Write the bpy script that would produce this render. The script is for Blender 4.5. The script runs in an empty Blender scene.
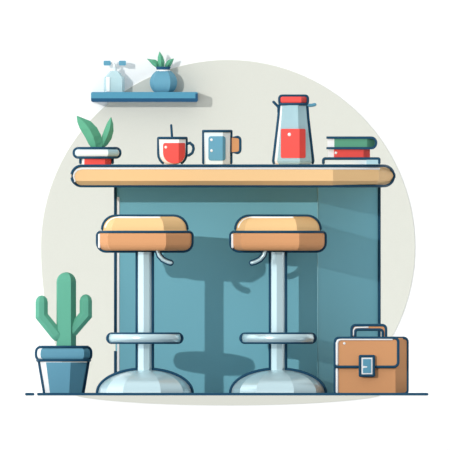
import bpy, math
from mathutils import Vector
C = bpy.context.scene.collection
S = 0.0045                     # metres per unit of the elevation grid
R = math.radians
def X(x): return (x - 225) * S
def Z(y): return (392.8 - y) * S

# ---------------------------------------------------------------- materials
def lin(c):
    c /= 255.0
    return c / 12.92 if c <= .04045 else ((c + .055) / 1.055) ** 2.4
K = 0.93
def mat(name, rgb, rough=.6, metal=0.0, spec=.25, grain=0.0, alpha=1.0, coat=0.0):
    m = bpy.data.materials.new(name); m.use_nodes = True
    nt = m.node_tree; b = nt.nodes['Principled BSDF']
    col = [min(.97, lin(v) * K) for v in rgb] + [1]
    b.inputs['Base Color'].default_value = col
    b.inputs['Roughness'].default_value = rough
    b.inputs['Metallic'].default_value = metal
    b.inputs['Specular IOR Level'].default_value = spec
    b.inputs['Alpha'].default_value = alpha
    b.inputs['Coat Weight'].default_value = coat
    if grain:
        tc = nt.nodes.new('ShaderNodeTexCoord')
        n = nt.nodes.new('ShaderNodeTexNoise'); n.inputs['Scale'].default_value = 260
        n.inputs['Detail'].default_value = 4
        r = nt.nodes.new('ShaderNodeMix'); r.data_type = 'RGBA'
        r.inputs[6].default_value = [v * (1 - grain) for v in col[:3]] + [1]
        r.inputs[7].default_value = [min(1, v * (1 + grain)) for v in col[:3]] + [1]
        nt.links.new(tc.outputs['Object'], n.inputs['Vector'])
        nt.links.new(n.outputs['Fac'], r.inputs[0])
        nt.links.new(r.outputs[2], b.inputs['Base Color'])
    return m
M = dict(
    wall=mat('white_plaster', (255, 255, 255), .9, spec=0),
    disc=mat('beige_plaster', (216, 216, 207), .9, spec=0, grain=.03),
    navy=mat('navy_enamel', (33, 76, 103), .5, spec=.1),
    teal=mat('teal_lacquer', (121, 184, 200), .6, spec=.1, grain=.02),
    seam=mat('pale_seam', (140, 196, 208), .6),
    white=mat('white_enamel_highlights', (252, 253, 253), .5),  # white parts, and also the painted highlight strips, facets and dots
    cream=mat('honey_wood', (250, 206, 150), .6, spec=.1, grain=.03),
    tan=mat('tan_leather', (222, 160, 112), .6, spec=.1, grain=.03),
    butter=mat('butter_leather', (247, 203, 145), .6, spec=.1, grain=.02),
    chrome=mat('pale_steel', (208, 235, 242), .25, metal=.35, spec=.8),
    pot=mat('blue_glaze', (102, 160, 184), .55, spec=.15),
    cactus=mat('cactus_green', (103, 178, 152), .7, spec=.1, grain=.03),
    leaf=mat('leaf_green', (96, 172, 138), .6, spec=.15),
    red=mat('red_glaze', (240, 84, 78), .5, spec=.15),
    sky=mat('pale_blue_glaze', (178, 216, 226), .5),
    ice=mat('ice_glaze', (228, 241, 244), .5),
    blue=mat('mid_blue_glaze', (98, 160, 186), .5, spec=.15),
    green=mat('green_cloth', (96, 164, 134), .7, spec=.1),
    shelf=mat('shelf_blue', (84, 150, 178), .6, spec=.1),
    shelfdark=mat('shelf_navy', (38, 84, 118), .6, spec=.1),
    glass=mat('pale_glass', (170, 214, 226), .3, alpha=.7),
    clear=mat('bottle_glass', (206, 238, 244), .25, alpha=.7),
)

# ---------------------------------------------------------------- mesh builder
class MB:
    def __init__(s): s.v = []; s.f = []; s.m = []; s.s = []; s.mats = []
    def mi(s, name):
        if name not in s.mats: s.mats.append(name)
        return s.mats.index(name)
    def add(s, verts, faces, name, smooth=False):
        o = len(s.v); s.v += [tuple(p) for p in verts]; k = s.mi(name)
        for f in faces:
            s.f.append([o + i for i in f]); s.m.append(k); s.s.append(smooth)
    def build(s, name, parent=None, root=None):
        loc = root.location if root else Vector((0, 0, 0))
        me = bpy.data.meshes.new(name)
        me.from_pydata([Vector(p) - loc for p in s.v], [], s.f)
        for n in s.mats: me.materials.append(M[n])
        for p, k, sm in zip(me.polygons, s.m, s.s):
            p.material_index = k; p.use_smooth = sm
        me.update()
        import bmesh
        b = bmesh.new(); b.from_mesh(me); bmesh.ops.recalc_face_normals(b, faces=b.faces[:]); b.to_mesh(me); b.free()
        o = bpy.data.objects.new(name, me); C.objects.link(o)
        if parent: o.parent = parent
        return o
    def rings(s, rs, name, smooth=False, closed=True, caps=True, fm=None, ringloop=False):
        n = len(rs[0]); v = [p for r in rs for p in r]; groups = {}
        m = len(rs)
        for i in range(m if ringloop else m - 1):
            i2 = (i + 1) % m
            for j in range(n if closed else n - 1):
                j2 = (j + 1) % n
                q = [i * n + j, i * n + j2, i2 * n + j2, i2 * n + j]
                groups.setdefault((fm or {}).get(j, name), []).append(q)
        base = len(s.v); s.v += [tuple(p) for p in v]
        for g, fs in groups.items():
            k = s.mi(g)
            for f in fs: s.f.append([base + i for i in f]); s.m.append(k); s.s.append(smooth)
        if caps and not ringloop:
            k = s.mi(name)
            s.f.append([base + j for j in range(n)]); s.m.append(k); s.s.append(False)
            s.f.append([base + (m - 1) * n + j for j in range(n)]); s.m.append(k); s.s.append(False)
    def tube(s, pts, r, name, closed=False, ref=(0, 1, 0), n=10, flat=False, ends=True, a0=0.0):
        pts = [Vector(p) for p in pts]; ref = Vector(ref)
        out = [pts[0]]
        for p in pts[1:]:
            if (p - out[-1]).length > 1e-5: out.append(p)
        if closed and (out[0] - out[-1]).length < 1e-5: out.pop()
        pts = out; m = len(pts)
        rr = r if isinstance(r, (list, tuple)) else [r] * m
        rs = []
        for i, p in enumerate(pts):
            a = pts[i - 1] if (i > 0 or closed) else p
            b = pts[(i + 1) % m] if (i < m - 1 or closed) else p
            t1 = (p - a).normalized() if (p - a).length > 0 else (b - p).normalized()
            t2 = (b - p).normalized() if (b - p).length > 0 else t1
            t = (t1 + t2).normalized(); sc = 1 / max(.5, t.dot(t1))
            w = ref - t * ref.dot(t); w.normalize(); u = t.cross(w)
            rs.append([p + (u * math.cos(2 * math.pi * k / n + a0) * sc + w * math.sin(2 * math.pi * k / n + a0)) * rr[i] for k in range(n)])
        if closed: s.rings(rs, name, smooth=not flat, ringloop=True)
        else:
            if ends:
                for side in (0, -1):
                    p = pts[side]; q = pts[1] if side == 0 else pts[-2]
                    d = (p - q).normalized(); c0 = rs[side]; rad = rr[side]
                    ex = []
                    for st in (30, 60, 82):
                        ex.append([p + (v - p) * math.cos(R(st)) + d * rad * math.sin(R(st)) for v in c0])
                    if side == 0: rs = ex[::-1] + rs
                    else: rs = rs + ex
            s.rings(rs, name, smooth=not flat)
    def box(s, x0, x1, y0, y1, z0, z1, name):
        v = [(x, y, z) for x in (x0, x1) for y in (y0, y1) for z in (z0, z1)]
        s.add(v, [(0, 1, 3, 2), (4, 6, 7, 5), (0, 4, 5, 1), (2, 3, 7, 6), (0, 2, 6, 4), (1, 5, 7, 3)], name)
    def extrude(s, prof, yf, yb, name, bw=0, bd=0, back=True):
        """solid of a profile in the elevation grid from depth yf to yb, with a chamfer of bw (grid) x bd (m) on its front edge"""
        rs = []
        if bw:
            rs.append([(X(x), yf, Z(y)) for x, y in offset(prof, bw)])
        rs.append([(X(x), yf + bd, Z(y)) for x, y in prof])
        rs.append([(X(x), yb - (bd if bw else 0), Z(y)) for x, y in prof])
        if bw: rs.append([(X(x), yb, Z(y)) for x, y in offset(prof, bw)])
        s.rings(rs, name)
    def dot(s, x, y, yy, r, name):
        rs = []
        for k in range(4):
            a = R(k * 28)
            rs.append([(X(x) + r * math.cos(a) * math.cos(t * math.pi / 5), yy - r * .5 * math.sin(a), Z(y) + r * math.cos(a) * math.sin(t * math.pi / 5)) for t in range(10)])
        s.rings(rs, name, smooth=True)

def area(p):
    return sum(p[i - 1][0] * p[i][1] - p[i][0] * p[i - 1][1] for i in range(len(p))) / 2
def offset(p, d):
    """inward offset of a closed outline"""
    n = len(p); sg = 1 if area(p) > 0 else -1; out = []
    for i in range(n):
        a, b, c = p[i - 1], p[i], p[(i + 1) % n]
        def nn(u, v):
            dx, dy = v[0] - u[0], v[1] - u[1]; l = math.hypot(dx, dy) or 1
            return (-dy / l * sg, dx / l * sg)
        n1, n2 = nn(a, b), nn(b, c)
        mx, my = n1[0] + n2[0], n1[1] + n2[1]; l = math.hypot(mx, my) or 1
        mx /= l; my /= l; k = d / max(.4, mx * n1[0] + my * n1[1])
        out.append((b[0] + mx * k, b[1] + my * k))
    return out
def rrect(x0, y0, x1, y1, r, n=6):
    """rounded rectangle; r = one radius or (top-left, top-right, bottom-right, bottom-left)"""
    tl, tr, br, bl = r if isinstance(r, tuple) else (r,) * 4
    p = []
    for cx, cy, rad, a0 in ((x1 - tr, y0 + tr, tr, -90), (x1 - br, y1 - br, br, 0), (x0 + bl, y1 - bl, bl, 90), (x0 + tl, y0 + tl, tl, 180)):
        if rad <= 0: p.append((cx, cy)); continue
        for k in range(n + 1):
            a = R(a0 + 90 * k / n); p.append((cx + rad * math.cos(a), cy + rad * math.sin(a)))
    return p
def dome(cx, yb, rx, ry, n=20):
    return [(cx + rx * math.cos(R(180 * k / n)), yb - ry * math.sin(R(180 * k / n))) for k in range(n + 1)]
W = 1.38                                   # half width of a navy edge line, grid units
PLAN = [-90, -52, 27, 74, 90, 130, 180, 230]   # corner angles of a faceted round body, 0 = front
SMOOTH = [i * 15 - 90 for i in range(24)]
def turned(mb, loop, cx, cy, name, plan=PLAN, fm=None, smooth=False, ys=1.0):
    """body whose plan is a faceted circle and whose silhouette is the closed outline `loop`"""
    pts = [p for p in loop if p[0] > cx + .01]
    # walk from top to bottom
    pts = sorted(set((round(a, 4), round(b, 4)) for a, b in pts), key=lambda q: (math.atan2(q[1] - sum(p[1] for p in loop) / len(loop), q[0] - cx)))
    rs = []
    for x, y in pts:
        r = (x - cx) * S
        rs.append([(X(cx) + r * math.sin(R(a)), cy - r * ys * math.cos(R(a)), Z(y)) for a in plan])
    mb.rings(rs, name, smooth=smooth, fm=fm)
def clamp(loop, yc): return [(x, min(y, yc)) for x, y in loop]
def openline(mb, loop, cy, yc, y0=None):
    """edge line round an outline, left open where the thing stands"""
    n = len(loop); k = next(i for i in range(n) if loop[i][1] > yc and loop[(i + 1) % n][1] <= yc)
    seq = [loop[(k + 1 + i) % n] for i in range(n)]; a = loop[k]
    keep = [p for p in seq if p[1] <= yc]; z = seq[len(keep)] if len(keep) < n else a
    def at(p, q):
        t = (yc - p[1]) / (q[1] - p[1]); return (p[0] + t * (q[0] - p[0]), yc)
    pts = [at(a, keep[0])] + keep + [at(keep[-1], z)]
    mb.tube([(X(x), cy, Z(y)) for x, y in pts], W * S, 'navy')
def line(mb, pts, cy, closed=False, r=W, name='navy'):
    mb.tube([(X(x), cy, Z(y)) for x, y in pts], r * S, name, closed=closed)
def circle_tube(mb, cx, cy, z, rad, r, name, plan):
    mb.tube([(X(cx) + rad * math.sin(R(a)), cy - rad * math.cos(R(a)), z) for a in plan], r, name, closed=True, ref=(0, 0, 1))

def thing(name, label, cat, px, y, py, group=None):
    o = bpy.data.objects.new(name, None); C.objects.link(o)
    o.location = (X(px), y, Z(py)); o.empty_display_size = .05
    o['label'] = label; o['category'] = cat
    if group: o['group'] = group
    return o
def struct(name, mb):
    o = mb.build(name); o['kind'] = 'structure'; return o

# ---------------------------------------------------------------- setting
YW = 4.0
b = MB(); b.box(-5.5, 8.5, YW, YW + .12, -1.2, 4.2, 'wall'); struct('wall_back', b)
b = MB()
ring = [(228 + 187 * math.cos(R(a)) if not 90 < a < 180 else 228 - 187 * abs(math.cos(R(a))) ** .5, 247 + 187 * math.sin(R(a))) for a in range(0, 360, 3)]
b.extrude(ring, YW - .006, YW, 'disc'); struct('trim_1', b)
YP = -1.15
b = MB(); b.box(-5.5, 8.5, YP, YW, -1.2, -2.6 * S, 'wall'); struct('floor', b)
b = MB()
arc = [(228 + 152 * math.cos(R(a)), 395.6 + 9.6 * math.sin(R(a)) ** 1.4) for a in range(0, 181, 6)]
b.extrude(arc, YP - .004, YP, 'disc'); struct('trim_2', b)
b = MB()
for x0, x1 in ((25, 34.5), (37, 428.5)):
    b.extrude(rrect(x0, 392.8, x1, 395.4, 1.2, 3), YP - .002, .75, 'navy')
struct('trim_3', b)

# ---------------------------------------------------------------- bar counter
bar = thing('bar_counter', 'teal bar counter with a long honey-coloured wooden top', 'bar counter', 247, .2, 392.8)
b = MB()
YB = .52
plan = [(115.5, 0), (318, 0), (379, .33), (379, YB), (115.5, YB)]
b.rings([[(X(x), y, Z(py)) for x, y in plan] for py in (392.8, 186)], 'teal')
bd = b.build('body', bar, bar)
b = MB(); b.box(X(117), X(119.3), -.004, .01, Z(392.8), Z(197), 'white'); b.build('edge_highlight', bd, bar)  # white strip is a highlight painted down the lit left edge
b = MB()
b.tube([(X(317.6), -.001, Z(187)), (X(317.6), -.001, Z(392.8))], .7 * S, 'seam', ends=False); b.build('corner_seam', bd, bar)
b = MB()
for y0, y1 in ((187, 333), (351, 392.8)): b.tube([(X(115.3), -.004, Z(y0)), (X(115.3), -.004, Z(y1))], W * S, 'navy', ends=False)
b.build('corner_bead', bd, bar)['label'] = 'navy corner bead on the left edge of the bar'
b = MB(); b.tube([(X(379.4), .325, Z(187)), (X(379.4), .325, Z(392.8))], W * S, 'navy', ends=False); b.build('corner_bead', bd, bar)
# worktop
OV = -.40
tplan = [(71, OV), (333, OV), (379, OV + .18), (394, OV + .42), (394, .60), (71, .60)]
b = MB()
cx, cyy = 232.5, .1
def wring(py, ix, iy):
    hw = 161.5
    out = []
    for x, y in tplan:
        if x < 100: x += ix
        elif x > 390: x -= ix
        elif x > 370: x -= ix * .6
        y = y + iy if y < .3 else y - iy
        out.append((X(x), y, Z(py)))
    return out
prof = []
yt, yb_, hh = 164.5, 186.3, 10.9
for k in range(13):
    a = R(-90 + 15 * k); py = (yt + yb_) / 2 + hh * math.sin(a); prof.append((py, 12 * (1 - math.cos(a)), 0))
lower = [q for q in prof]
rs = []
for py, ix, iy in prof:
    if py > 181: iy = .05 * ((py - 181) / 5.2)
    rs.append(wring(py, ix, iy))
b.rings(rs, 'cream')
top = b.build('worktop', bar, bar)
b = MB()
def fy(x):
    pts = [(60, OV), (333, OV), (379, OV + .18), (394, OV + .42), (400, OV + .5)]
    for (xa, ya), (xb, yb2) in zip(pts, pts[1:]):
        if x <= xb: return ya + (yb2 - ya) * (x - xa) / (xb - xa)
    return pts[-1][1]
loop = rrect(70.2, 164.4, 395.2, 187.4, 11.45, 10)
lp = offset(loop, W)
full = []
for i, (x, y) in enumerate(lp):
    full.append((x, y)); x2, y2 = lp[(i + 1) % len(lp)]
    for s_ in (379, 333) if x > x2 else (333, 379):
        if min(x, x2) + 1 < s_ < max(x, x2) - 1: full.append((s_, y + (y2 - y) * (s_ - x) / (x2 - x)))
b.tube([(X(x), fy(x) - .003 + .05 * max(0, (y - 181) / 5.2), Z(y)) for x, y in full], W * S, 'navy', closed=True)
b.build('edge_bead', top, bar)
b = MB()
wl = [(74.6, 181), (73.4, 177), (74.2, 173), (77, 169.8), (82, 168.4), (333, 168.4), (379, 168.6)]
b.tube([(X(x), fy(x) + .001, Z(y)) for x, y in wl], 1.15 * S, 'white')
b.build('painted_highlight', top, bar)  # highlight along the top edge, modelled as a white line

# ---------------------------------------------------------------- bar stools
def make_stool(cx, cy, lever_side, label):
    root = thing('bar_stool', label, 'bar stool', cx, cy, 392.8, 'bar stools at the counter')
    # lower cushion
    b = MB(); L = rrect(cx - 49, 230.6, cx + 49, 252.8, (5, 5, 10, 10), 5)
    turned(b, offset(L, 2.2), cx, cy, 'tan')
    line(b, offset(L, W), cy, True)
    circle_tube(b, cx, cy, Z(231.9), 44.8 * S, W * S, 'navy', PLAN)
    low = b.build('seat_base', root, root)
    b = MB()
    wl = [(cx - 44.3, 246), (cx - 45.3, 241), (cx - 45.2, 236.5), (cx - 42.8, 234)]
    pl = [R(-90), R(-52), R(27)]
    def on(f, r, z, lift=.0):                 # a point at fraction f along the front facets of a faceted round body
        a, c = (pl[0], pl[1]) if f < 0 else (pl[1], pl[2]); t = f + 1 if f < 0 else f
        xx = r * (math.sin(a) * (1 - t) + math.sin(c) * t); yy = -r * (math.cos(a) * (1 - t) + math.cos(c) * t)
        return (X(cx) + xx, cy + yy - lift, z)
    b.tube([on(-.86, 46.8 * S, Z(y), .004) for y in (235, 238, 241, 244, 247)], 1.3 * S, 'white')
    b.build('highlight_strip', low, root)['label'] = 'painted white highlight'  # seat highlight on the left, put in as a white tube
    # upper cushion
    b = MB(); L = rrect(cx - 44, 214.4, cx + 44, 233.2, (15, 15, 1, 1), 7)
    turned(b, offset(L, 2.2), cx, cy, 'butter')
    line(b, [p for p in offset(L, W)], cy, True)
    upper = b.build('cushion', root, root)
    b = MB()
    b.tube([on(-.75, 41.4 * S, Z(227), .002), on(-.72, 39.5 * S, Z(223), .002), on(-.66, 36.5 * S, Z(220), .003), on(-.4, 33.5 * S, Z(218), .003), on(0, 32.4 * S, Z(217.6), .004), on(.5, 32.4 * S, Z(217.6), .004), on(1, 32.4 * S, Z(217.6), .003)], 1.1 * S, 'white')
    b.build('highlight_strip', upper, root)['label'] = 'painted white highlight'  # highlight over the cushion's top edge, put in as a white tube
    # column
    b = MB()
    colp = [-90, -62, -10, 35, 90, 140, 180, 220]
    b.rings([[(X(cx) + 7.4 * S * math.sin(R(a)), cy - 7.4 * S * math.cos(R(a)), Z(y)) for a in colp] for y in (252, 371)], 'chrome')
    for sx in (-1, 1): b.tube([(X(cx + sx * 8), cy, Z(252)), (X(cx + sx * 8), cy, Z(370))], W * S, 'navy', ends=False)
    b.build('column', root, root)
    # foot ring
    b = MB(); n = 40; rs = []
    for k in range(n):
        a = 2 * math.pi * k / n; q = []
        for rad, py in ((38.6, 338.2), (37.6, 334.6), (36.2, 333.6), (32, 333.6), (31, 338.2), (32, 342.8), (36.2, 342.8), (37.6, 341.8)):
            q.append((X(cx) + (rad - 2.2) * S * math.sin(a), cy - (rad - 2.2) * S * math.cos(a), Z(py)))
        rs.append(q)
    b.rings(rs, 'chrome', smooth=True, ringloop=True)
    FP = list(range(0, 360, 9))
    for py in (333.7, 342.7): circle_tube(b, cx, cy, Z(py), 33.6 * S, W * S, 'navy', FP)
    for sx in (-1, 1):
        line(b, [(cx + sx * (33 + 4.5 * math.sin(R(t))), 338.2 - 4.5 * math.cos(R(t))) for t in range(0, 181, 20)], cy)
        b.tube([(X(cx + sx * 6), cy, Z(338.2)), (X(cx + sx * 33), cy, Z(338.2))], 2.4 * S, 'chrome', ends=False)
    b.build('foot_ring', root, root)
    # base
    b = MB(); D = dome(cx, 392.8, 49, 27.2, 24)
    pts = [(cx + 46.7 * math.cos(R(t)), 392.8 - 23.0 * math.sin(R(t))) for t in range(0, 86, 5)]
    bp = [-90, -55, -28, 20, 55, 90, 130, 180, 230]
    b.rings([[(X(cx) + (x - cx) * S * math.sin(R(a)), cy - (x - cx) * S * math.cos(R(a)), Z(y)) for a in bp] for x, y in pts], 'chrome')
    line(b, [(cx + 47.8 * math.cos(R(t)), 392.8 - 24.2 * math.sin(R(t))) for t in range(0, 181, 6)], cy)
    b.build('base', root, root)
    # height lever
    b = MB(); s_ = lever_side; yl = cy - .06
    pth = [(cx + s_ * 13, 251), (cx + s_ * 14.5, 255.5), (cx + s_ * 18, 259.5), (cx + s_ * 23, 262), (cx + s_ * 26, 262.8)]
    line(b, pth, yl, r=3.1); line(b, pth, yl - .012, r=1.75, name='chrome')
    b.build('lever', root, root)
    return root
make_stool(144.8, -.60, 1, 'round tan bar stool on the left, its lever pointing right, beside the potted cactus')
make_stool(278, -.262, -1, 'round tan bar stool on the right, its lever pointing left, beside the briefcase')

# ---------------------------------------------------------------- potted cactus
cy = -.15
root = thing('potted_cactus', 'green three-armed cactus in a tapered blue pot on the floor', 'cactus', 63.7, cy, 392.8)
b = MB(); L = [(37.2, 360), (90.2, 360), (84.2, 395), (43.4, 395)]
turned(b, offset(L, 2.2) , 63.7, cy, 'pot', plan=[-90, -48, 17, 72, 90, 130, 180, 230], fm={0: 'white'})  # left facet coloured white as a painted highlight
line(b, [(38.6, 360), (44.4, 394)], cy); line(b, [(88.8, 360), (83.2, 394)], cy)
pot = b.build('pot', root, root)
b = MB(); L = rrect(34.7, 345.6, 92.5, 361.8, 6.5, 5)
rimplan = [-90, -60, 50, 76, 90, 130, 180, 230]
turned(b, offset(L, 2.2), 63.6, cy, 'pot', plan=rimplan, fm={0: 'white'})  # rim's left facet also white, a highlight in the colour
line(b, offset(L, W), cy, True)
circle_tube(b, 63.6, cy, Z(360.5), 26.2 * S, W * S, 'navy', rimplan)
circle_tube(b, 63.6, cy, Z(346.9), 24.0 * S, W * S, 'navy', rimplan)
b.build('rim', pot, root)
def lobed(mb, pts, rad, a0, n=8):
    mb.tube([(X(x), cy, Z(y)) for x, y in pts], rad * S, 'cactus', n=n, flat=True, a0=a0)
b = MB(); b2 = []
tp = [-90, -60, 28, 90, 130, 180, 230]
rs = []
for x, y in [(9.8, 350), (9.8, 282)] + [(9.8 * math.cos(R(t)), 282 - 9.8 * math.sin(R(t))) for t in (15, 30, 45, 60, 75, 86)]:
    rs.append([(X(66.3) + x * S * math.sin(R(a)), cy - x * S * math.cos(R(a)), Z(y)) for a in tp])
b.rings(rs, 'cactus'); stem = b.build('stem', root, root)
b = MB(); lobed(b, [(41.7, 302), (41.7, 316), (57, 335)], 6.6, R(22)); b.build('arm', root, root)
b = MB(); lobed(b, [(85.8, 301), (85.8, 315), (72, 331)], 6.7, R(22)); b.build('arm', root, root)

# ---------------------------------------------------------------- leaves
def leaf(mb, left, mid, right, y, fold, name='leaf', t=.004):
    """blade folded along its midrib; three lists of grid points from base to tip"""
    n = len(mid); fr = []; bk = []
    for i in range(n):
        k = math.sin(math.pi * min(1, (i + .4) / (n - .6)))
        fr.append([(X(left[i][0]), y, Z(left[i][1])), (X(mid[i][0]), y - fold * k - .001, Z(mid[i][1])), (X(right[i][0]), y, Z(right[i][1]))])
        bk.append([(px, py + t, pz) for px, py, pz in fr[-1]])
    mb.rings([f + g[::-1] for f, g in zip(fr, bk)], name)

# ---------------------------------------------------------------- leafy plant on the counter
cy = -.2
TOPY = 164.4
root = thing('potted_plant', 'two-leaved green plant in a pale wide-rimmed red bowl on the counter end', 'plant', 97, cy, TOPY)
b = MB(); L = [(79.2, 157), (113.8, 157), (113.8, TOPY), (79.2, TOPY)]
turned(b, [(81.6, 157), (111.4, 157), (111.4, TOPY), (81.6, TOPY)], 96.5, cy, 'red', plan=[-90, -55, 35, 75, 90, 130, 180, 230], fm={0: 'white'})  # white left facet paints the bowl's highlight
for x in (80.4, 112.6): line(b, [(x, 157), (x, TOPY - 1.6)], cy)
bowl = b.build('bowl', root, root)
b = MB(); L = rrect(72.5, 146.9, 121.6, 158.8, 5.6, 5)
turned(b, offset(L, 2.2), 97, cy, 'ice', plan=[-90, -60, 30, 74, 90, 130, 180, 230], fm={2: 'sky'})  # right facet in a deeper blue, side shade put into the colour
line(b, offset(L, W), cy, True)
for py in (148.2, 157.5): circle_tube(b, 97, cy, Z(py), 19.3 * S, W * S, 'navy', [-90, -60, 30, 74, 90, 130, 180, 230])
b.build('rim', bowl, root)
b = MB()
leaf(b, [(92, 149), (88.5, 144), (85, 137), (79.5, 128), (77.3, 122), (76.6, 116.2)],
        [(96.5, 149), (95.5, 144), (93.5, 137), (89.5, 129), (84, 122), (77, 116)],
        [(102, 149), (102, 142), (101, 135), (97, 127.5), (90.5, 121), (77.4, 115.8)], cy, .035)
b.build('leaf', root, root)
b = MB()
leaf(b, [(99.5, 149), (100, 142), (102, 135.5), (104.5, 129), (107, 123), (110.6, 117.4)],
        [(101, 149), (104, 143), (107, 137), (109.5, 130), (110.5, 124), (111, 117)],
        [(102, 149), (107.5, 145), (111.5, 139), (113.6, 131), (113.3, 124), (111.4, 117.2)], cy + .02, .03)
b.build('leaf', root, root)

# ---------------------------------------------------------------- red cup
cy = -.22
root = thing('teacup', 'small rounded white cup with red front and a stirring stick, on the counter', 'cup', 172.4, cy, TOPY)
b = MB(); L = rrect(157, 136.8, 187.8, 166.8, (1.5, 1.5, 13, 13), 6)
CP = [-90, -62, 28, 74, 90, 130, 180, 230]
turned(b, clamp(offset(L, 2.2), TOPY), 172.4, cy, 'white', plan=CP)
openline(b, offset(L, W), cy, TOPY - 1.5)
circle_tube(b, 172.4, cy, Z(138.0), 14 * S, W * S, 'navy', CP)
cup = b.build('body', root, root)
b = MB(); L = rrect(163, 143, 185.2, 163.4, (2, 1, 9.5, 10.5), 5)
def front_y(x, cxx, rad, plan, cyc):
    pts = [(rad * math.sin(R(a)), -rad * math.cos(R(a))) for a in plan if -90 <= a <= 90]
    u = (x - cxx)
    for (xa, ya), (xb, yb2) in zip(pts, pts[1:]):
        if u <= xb + 1e-6: return cyc + S * (ya + (yb2 - ya) * (u - xa) / (xb - xa))
    return cyc
def panel(mb, L, name, cxx, rad, plan, cyc, t, split=None, name2=None):
    """raised plate that follows the facets of the body it sits on"""
    xs = sorted([rad * math.sin(R(a)) + cxx for a in plan if -89 < a < 60])
    x0 = min(p[0] for p in L); x1 = max(p[0] for p in L); cuts = [x0] + [x for x in xs if x0 < x < x1] + [x1]
    def span(x):
        ys = []
        n = len(L)
        for i in range(n):
            (ax, ay), (bx, by) = L[i], L[(i + 1) % n]
            if min(ax, bx) - 1e-6 <= x <= max(ax, bx) + 1e-6 and abs(ax - bx) > 1e-6: ys.append(ay + (by - ay) * (x - ax) / (bx - ax))
            elif abs(ax - bx) <= 1e-6 and abs(x - ax) < 1e-6: ys += [ay, by]
        return (min(ys), max(ys)) if ys else (0, 0)
    st = sorted(set(cuts + [p[0] for p in L]))
    rs = []
    for x in st:
        if rs and x - lastx < .15 : continue
        lastx = x
        a, c = span(x); yy = front_y(x, cxx, rad, plan, cyc)
        rs.append([(X(x), yy - t, Z(a)), (X(x), yy - t, Z(c)), (X(x), yy + .01, Z(c)), (X(x), yy + .01, Z(a))])
    mb.rings(rs, name)
panel(b, L, 'red', 172.4, 13.2, CP, cy, .004)
b.build('panel', cup, root)['label'] = 'red front of the cup'
b = MB(); b.dot(165.9, 147.2, front_y(165.9, 172.4, 13.2, CP, cy) - .004, 1.5 * S, 'white'); b.build('dot', cup, root)  # white glint on the cup, modelled as a bead
b = MB()
line(b, [(186.5, 143.8), (190, 143), (193, 145.5), (193.6, 149), (192.3, 153), (189, 155.3), (184.8, 155.6)], cy)
b.build('handle', root, root)
b = MB(); b.tube([(X(173), cy - .02, Z(150)), (X(171.2), cy - .03, Z(125.3))], 1.2 * S, 'navy'); b.build('stirrer', root, root)

# ---------------------------------------------------------------- blue mug
root = thing('mug', 'straight pale mug with a blue front and tan handle, on the counter', 'mug', 217.3, cy, TOPY)
b = MB(); L = rrect(202, 129.8, 232.6, 166.8, (1.5, 1.5, 3, 3), 4)
MP = [-90, -62, 24, 72, 90, 130, 180, 230]
turned(b, clamp(offset(L, 2.2), TOPY), 217.3, cy, 'ice', plan=MP)
openline(b, offset(L, W), cy, TOPY - 1.5)
circle_tube(b, 217.3, cy, Z(131.1), 14 * S, W * S, 'navy', MP)
mug = b.build('body', root, root)
b = MB(); panel(b, rrect(208.4, 136.2, 225.6, 160.6, 2.5, 3), 'blue', 217.3, 13.1, MP, cy, .004)
b.build('panel', mug, root)['label'] = 'blue front of the mug'
for yy in (139.8, 150.6):
    b = MB(); b.dot(211.6, yy, front_y(211.6, 217.3, 13.1, MP, cy) - .004, 1.5 * S, 'white'); b.build('dot', mug, root)  # painted glints on the mug front
b = MB(); L = rrect(230, 135.6, 241.6, 154.3, (1, 4.5, 4.5, 1), 5)
b.extrude(offset(L, W), cy - .012, cy + .012, 'tan'); line(b, offset(L, W), cy - .01, True)
b.build('handle', root, root)

# ---------------------------------------------------------------- carafe
cy = -.21
root = thing('carafe', 'tall tapered glass carafe with a red panel and red lid, on the counter', 'carafe', 293.2, cy, TOPY)
L = [(278.4, 103), (308.4, 103), (309.6, 118), (314.6, 161), (313.8, 164), (311, 166.8), (275.5, 166.8), (272.7, 164), (271.9, 161), (277, 118)]
GP = [-90, -58, 20, 72, 90, 130, 180, 230]
b = MB()
turned(b, clamp(offset(L, 2.2), TOPY), 293.3, cy, 'glass', plan=GP, fm={0: 'white'})  # left facet opaque white, a painted highlight on the glass
gl = b.build('glass_body', root, root)
b = MB(); openline(b, offset(L, W), cy, TOPY - 1.5); b.build('edge_bead', gl, root)
b = MB(); panel(b, rrect(280.8, 128.8, 305.6, 158, 1.5, 3), 'red', 293.25, 18.2, GP, cy, .005)
b.build('panel', root, root)['label'] = 'red panel on the glass'
b = MB(); b.dot(289.5, 134.5, front_y(289.5, 293.25, 18.2, GP, cy) - .005, 1.9 * S, 'white'); b.build('dot', gl, root)  # glint on the carafe, a white bead
b = MB(); L = rrect(278, 94.4, 309.2, 105.4, 4, 4)
turned(b, offset(L, 2.2), 293.6, cy, 'red', plan=[-90, -60, 35, 90, 130, 180, 230]); line(b, offset(L, W), cy, True)
circle_tube(b, 293.6, cy, Z(104.2), 13.6 * S, W * S, 'navy', [-90, -60, 35, 90, 130, 180, 230])
b.build('lid', root, root)
b = MB(); line(b, [(273.6, 102), (278.6, 107.2), (278.6, 112)], cy); b.build('spout', root, root)
b = MB(); line(b, [(307, 105.2), (311, 105.4), (314.8, 104.6)], cy, r=1.7, name='blue'); b.build('handle', root, root)

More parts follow.
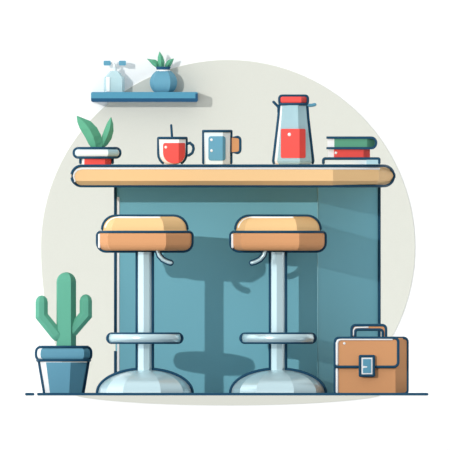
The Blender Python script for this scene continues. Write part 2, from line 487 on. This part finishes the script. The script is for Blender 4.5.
# ---------------------------------------------------------------- books
G = 'books stacked on the counter'
root = thing('book', 'pale blue book with navy edges, lowest of the stack on the counter', 'book', 351, -.2, TOPY, G)
b = MB(); L = rrect(321.9, 157.2, 380.6, 166.8, (3.2, 2.5, 1, 1), 4)
b.extrude(clamp(offset(L, W), TOPY), -.28, -.10, 'ice'); openline(b, offset(L, W), -.28, TOPY - 1.5); b.build('cover', root, root)
b = MB(); b.box(X(366.5), X(379.2), -.283, -.2, Z(164.3), Z(159.2), 'sky'); b.build('spine_band', root, root)['label'] = 'light blue band'
root = thing('book', 'red book in the middle of the stack, between the green and the pale blue ones', 'book', 351, -.2, 157.3, G)
b = MB()
rp = [(334, -.27), (363.5, -.27), (370, -.235), (370, -.12), (334, -.12)]
b.rings([[(X(x), y, Z(py)) for x, y in rp] for py in (157.3, 149.3)], 'red'); b.build('cover', root, root)
b = MB(); b.box(X(328), X(334), -.262, -.125, Z(156.8), Z(149.6), 'white'); b.build('pages', root, root)
b = MB(); b.dot(335.9, 152.8, -.27, 1.5 * S, 'white'); b.build('dot', root, root)  # small white glint painted on the red cover
root = thing('book', 'green book with a navy cover and rounded spine, topmost of the stack', 'book', 351, -.2, 149.3, G)
u = [(371.5 + 4.7 * math.sin(R(t)), 142.9 - 5.3 * math.cos(R(t))) for t in range(0, 181, 20)]
path = [(327, 137.6)] + u + [(327, 148.2)]
b = MB()
outer = [(326.4, 136.4)] + [(371.5 + 5.9 * math.sin(R(t)), 142.9 - 6.5 * math.cos(R(t))) for t in range(0, 181, 20)] + [(326.4, 149.3), (326.4, 147)] + \
        [(371.5 + 3.6 * math.sin(R(t)), 142.9 - 4.1 * math.cos(R(t))) for t in range(180, -1, -20)] + [(326.4, 138.8)]
b.extrude(outer, -.285, -.10, 'navy'); b.build('cover', root, root)
b = MB(); cloth = [(334.3, 138.8), (364, 138.8), (364, 147), (334.3, 147)]
gp = [(334.3, -.275), (367, -.275), (375, -.245), (375, -.11), (334.3, -.11)]
b.rings([[(X(x), y, Z(py)) for x, y in gp] for py in (147, 138.8)], 'green'); b.build('text_block', root, root)
b = MB(); b.box(X(327.5), X(334.3), -.272, -.11, Z(147), Z(138.8), 'white'); b.build('pages', root, root)

# ---------------------------------------------------------------- wall shelf and what it carries
YS = YW - .13
root = thing('wall_shelf', 'blue floating shelf with a navy lower edge, mounted on the wall', 'shelf', 145.5, YW, 97)
b = MB(); b.extrude(rrect(91, 92, 197.9, 98.3, (1.5, 1.5, 0, 0), 3), YS, YW, 'shelf'); b.build('board', root, root)
b = MB(); b.extrude(rrect(91, 98.3, 197.9, 102, (0, 0, 1.8, 1.8), 3), YS, YW, 'shelfdark')
b.box(X(195.4), X(197.9), YS - .001, YW, Z(98.5), Z(93.5), 'shelfdark'); b.build('lower_edge', root, root)['label'] = 'navy lower edge'

cy = YW - .066
root = thing('glass_bottle', 'pale glass bottle with a blue-tipped crossbar top, on the wall shelf', 'bottle', 114.2, cy, 92)
b = MB()
L = [(110.2, 71), (118.2, 71), (124.6, 78), (124.6, 92), (103.9, 92), (103.9, 78)]
turned(b, L, 114.25, cy, 'clear', plan=[-90, -50, 50, 90, 130, 180, 230], fm={0: 'clear'})
bt = b.build('body', root, root)
b = MB(); b.box(X(106.3), X(109.6), cy - 8.2 * S, cy - 6.8 * S, Z(91.5), Z(77), 'white'); b.build('highlight_stripe', bt, root)  # white bar stands in for a highlight on the glass
b = MB(); turned(b, [(111.8, 67.6), (116.8, 67.6), (116.8, 71), (111.8, 71)], 114.3, cy, 'ice', plan=SMOOTH); b.build('neck', root, root)
b = MB(); b.tube([(X(114.3), cy, Z(68)), (X(114.3), cy, Z(63.2))], 1.2 * S, 'white', ends=False)
b.tube([(X(110), cy, Z(63.2)), (X(119.4), cy, Z(63.2))], 1.2 * S, 'white', ends=False)
cap = b.build('crossbar', root, root)
for x0, x1, c in ((103.6, 110.7, 'blue'), (119, 126, 'blue')):
    b = MB(); b.extrude(rrect(x0, 60.7, x1, 65.5, .8, 2), cy - .015, cy + .015, c); b.build('tip', cap, root)

root = thing('potted_succulent', 'spiky green plant in a round blue pot, on the wall shelf', 'plant', 163.5, cy, 92)
b = MB()
L = [(163.5 + 13.7 * math.sin(R(t)), 82.4 - 13.4 * math.cos(R(t))) for t in range(0, 136, 9)]
prof = [(x, y) for x, y in L if y < 92] + [(170.2, 92)]
SP = [-90, -60, -25, 18, 90, 130, 180, 230]
prof[0] = (164.5, 69)
SP = [-90, -45, 30, 90, 130, 180, 230]
b.rings([[(X(163.5) + (x - 163.5) * S * math.sin(R(a)), cy - .9 * (x - 163.5) * S * math.cos(R(a)), Z(y)) for a in SP] for x, y in prof], 'pot')
p = b.build('pot', root, root)
b = MB(); circle_tube(b, 163.3, cy, Z(70.3), 5.6 * S, 1.0 * S, 'white', SMOOTH); b.build('neck_ring', p, root)
b = MB(); turned(b, [(155.8, 66.6), (170.8, 66.6), (170, 69.6), (156.6, 69.6)], 163.3, cy, 'shelfdark', plan=SMOOTH); b.build('collar', p, root)
for Lf, Md, Rt, dy in (
    ([(156, 67.6), (152.5, 65), (150, 62), (147.2, 59.2)], [(158, 67.5), (156, 64), (152.5, 61), (147, 59)], [(161.5, 67.5), (159.8, 63), (155.5, 59.7), (147.3, 58.8)], .01),
    ([(159, 67.5), (157.6, 62), (157.8, 57), (159.3, 51.8)], [(161.5, 67.5), (161.3, 62), (160.8, 57), (159.6, 51.4)], [(164, 67.5), (164.7, 62), (163, 56.5), (159.9, 51.8)], 0),
    ([(164.5, 67.5), (165.4, 63.5), (168, 60), (173.4, 58.4)], [(167, 67.5), (168.5, 64), (170.5, 61.5), (173.7, 58.6)], [(169.5, 67.5), (171, 65.5), (172.5, 62.5), (173.9, 58.9)], .01)):
    b = MB(); leaf(b, Lf, Md, Rt, cy - .008 + dy, .02); b.build('leaf', root, root)

# ---------------------------------------------------------------- briefcase
YF = -.34; YK = -.16
root = thing('briefcase', 'tan leather briefcase with a white clasp standing on the floor', 'briefcase', 371, (YF + YK) / 2, 392.8)
b = MB()
L = rrect(333.6, 336.6, 408.8, 395.4, 5, 6); body = offset(L, W)
cutx = 395.5
def fyb(x): return YF if x <= cutx else YF + (x - cutx) * S * 1.55
left = [q for q in body if q[0] <= cutx]
# split the front at the corner where it turns away
def cut(poly, xc, keep_left):
    out = []; n = len(poly)
    for i in range(n):
        a, c = poly[i], poly[(i + 1) % n]
        ina = (a[0] <= xc) == keep_left; inc = (c[0] <= xc) == keep_left
        if ina: out.append(a)
        if ina != inc:
            t = (xc - a[0]) / (c[0] - a[0]); out.append((xc, a[1] + (c[1] - a[1]) * t))
    return out
for keep in (True, False):
    pl = cut(body, cutx, keep)
    inner = clamp(pl, 392.8)
    fr = [(X(x), fyb(x), Z(y)) for x, y in inner]; bk = [(X(x), YK, Z(y)) for x, y in inner]
    b.rings([fr, bk], 'tan')
b.tube([(X(x), fyb(x), Z(y)) for x, y in body], W * S, 'navy', closed=True)
b.build('body', root, root)
b = MB()
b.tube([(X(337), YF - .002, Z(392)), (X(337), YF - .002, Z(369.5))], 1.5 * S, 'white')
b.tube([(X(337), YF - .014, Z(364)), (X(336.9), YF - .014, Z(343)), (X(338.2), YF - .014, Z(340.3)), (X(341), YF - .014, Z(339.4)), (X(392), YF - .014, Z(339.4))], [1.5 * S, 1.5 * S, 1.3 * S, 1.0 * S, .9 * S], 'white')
b.build('highlight_strip', root, root)['label'] = 'painted white highlight'  # left and top highlights of the case, built as white tubes
b = MB(); FL = rrect(333.9, 336.8, 399.6, 368.2, (5, 5, 6, 4), 5); fl = offset(FL, W)
b.extrude(fl, YF - .012, YF + .02, 'tan')
b.tube([(X(x), YF - .012, Z(y)) for x, y in fl], W * S, 'navy', closed=True)
b.build('flap', root, root)
b = MB(); CL = rrect(358.6, 354.8, 375.2, 377, 1.8, 3)
b.extrude(offset(CL, W), YF - .026, YF, 'white'); b.tube([(X(x), YF - .026, Z(y)) for x, y in offset(CL, W)], W * S, 'navy', closed=True)
cl = b.build('clasp', root, root)
b = MB(); b.extrude([(363, 359), (371, 359), (371, 373), (363, 373), (363, 368), (367.2, 367.4), (367.2, 366.2), (363, 365.8)], YF - .029, YF - .02, 'blue'); b.build('clasp_plate', cl, root)['label'] = 'blue notched plate'
b = MB(); b.dot(344.3, 343.4, YF - .012, 1.4 * S, 'white'); b.build('glint_dot', root, root)  # painted glint on the flap, a white bead
b = MB(); yh = YF + .05
o = rrect(350.4, 323.8, 387.4, 340, (5, 5, 0, 0), 5); i_ = rrect(356.6, 331, 381.4, 340, (1.5, 1.5, 0, 0), 3)
op = [q for q in o if q[1] < 339.5]; ip = [q for q in i_ if q[1] < 339.5]
def arch(r):     # open arch from the left foot over to the right foot
    xs = sorted(r, key=lambda q: math.atan2(-(q[1] - 345), q[0] - 369)); return xs[::-1]
oc = arch([q for q in offset(o, W) if q[1] < 338]); ic = arch([q for q in offset(i_, -W) if q[1] < 338])
oc = [(oc[0][0], 338)] + oc + [(oc[-1][0], 338)]; ic = [(ic[0][0], 338)] + ic + [(ic[-1][0], 338)]
b.extrude(oc + ic[::-1], yh - .01, yh + .02, 'tan')
line(b, oc, yh - .01); line(b, ic, yh - .01)
line(b, [(353.4, 335), (353.5, 330), (355.4, 327.6), (368, 327.2)], yh - .011, r=.8, name='white')  # white line paints the handle's highlight
b.build('handle', root, root)

# ---------------------------------------------------------------- light, world, camera
sun = bpy.data.lights.new('sun', 'SUN'); sun.energy = 1.58; sun.angle = R(.6); sun.color = (1, .985, .96)
so = bpy.data.objects.new('sun', sun); C.objects.link(so); so.location = (-2, -4, 3)
so.rotation_euler = Vector((.52, 1, -.19)).to_track_quat('-Z', 'Y').to_euler()
w = bpy.data.worlds.new('world'); bpy.context.scene.world = w; w.use_nodes = True
nt = w.node_tree; bg = nt.nodes['Background']
tc = nt.nodes.new('ShaderNodeTexCoord'); sp = nt.nodes.new('ShaderNodeSeparateXYZ')
nt.links.new(tc.outputs['Generated'], sp.inputs[0])
def math_node(op, a, b_):
    n = nt.nodes.new('ShaderNodeMath'); n.operation = op
    for i, v in enumerate((a, b_)):
        if isinstance(v, (int, float)): n.inputs[i].default_value = v
        else: nt.links.new(v, n.inputs[i])
    return n.outputs[0]
e = math_node('MULTIPLY_ADD', sp.outputs['X'], -.22); e.node.inputs[2].default_value = .65
e2 = math_node('MULTIPLY_ADD', sp.outputs['Z'], .30); nt.links.new(e, e2.node.inputs[2])
lob = nt.nodes.new('ShaderNodeMapRange'); lob.interpolation_type = 'SMOOTHSTEP'
lob.inputs[1].default_value = -.55; lob.inputs[2].default_value = -.9; lob.inputs[3].default_value = 0; lob.inputs[4].default_value = 1.0
nt.links.new(sp.outputs['X'], lob.inputs[0])
e3 = math_node('ADD', e2, lob.outputs[0])
nt.links.new(e3, bg.inputs['Strength']); bg.inputs['Color'].default_value = (.95, .985, 1, 1)

cam = bpy.data.cameras.new('camera'); cam.type = 'ORTHO'; cam.ortho_scale = 450 * S
co = bpy.data.objects.new('camera', cam); C.objects.link(co)
co.location = (0, -6, Z(225)); co.rotation_euler = (R(90), 0, 0)
cam.clip_end = 60
sc = bpy.context.scene; sc.camera = co
vs = sc.view_settings; vs.view_transform = 'Standard'; vs.look = 'None'; vs.gamma = 1; vs.exposure = 0; vs.use_curve_mapping = False
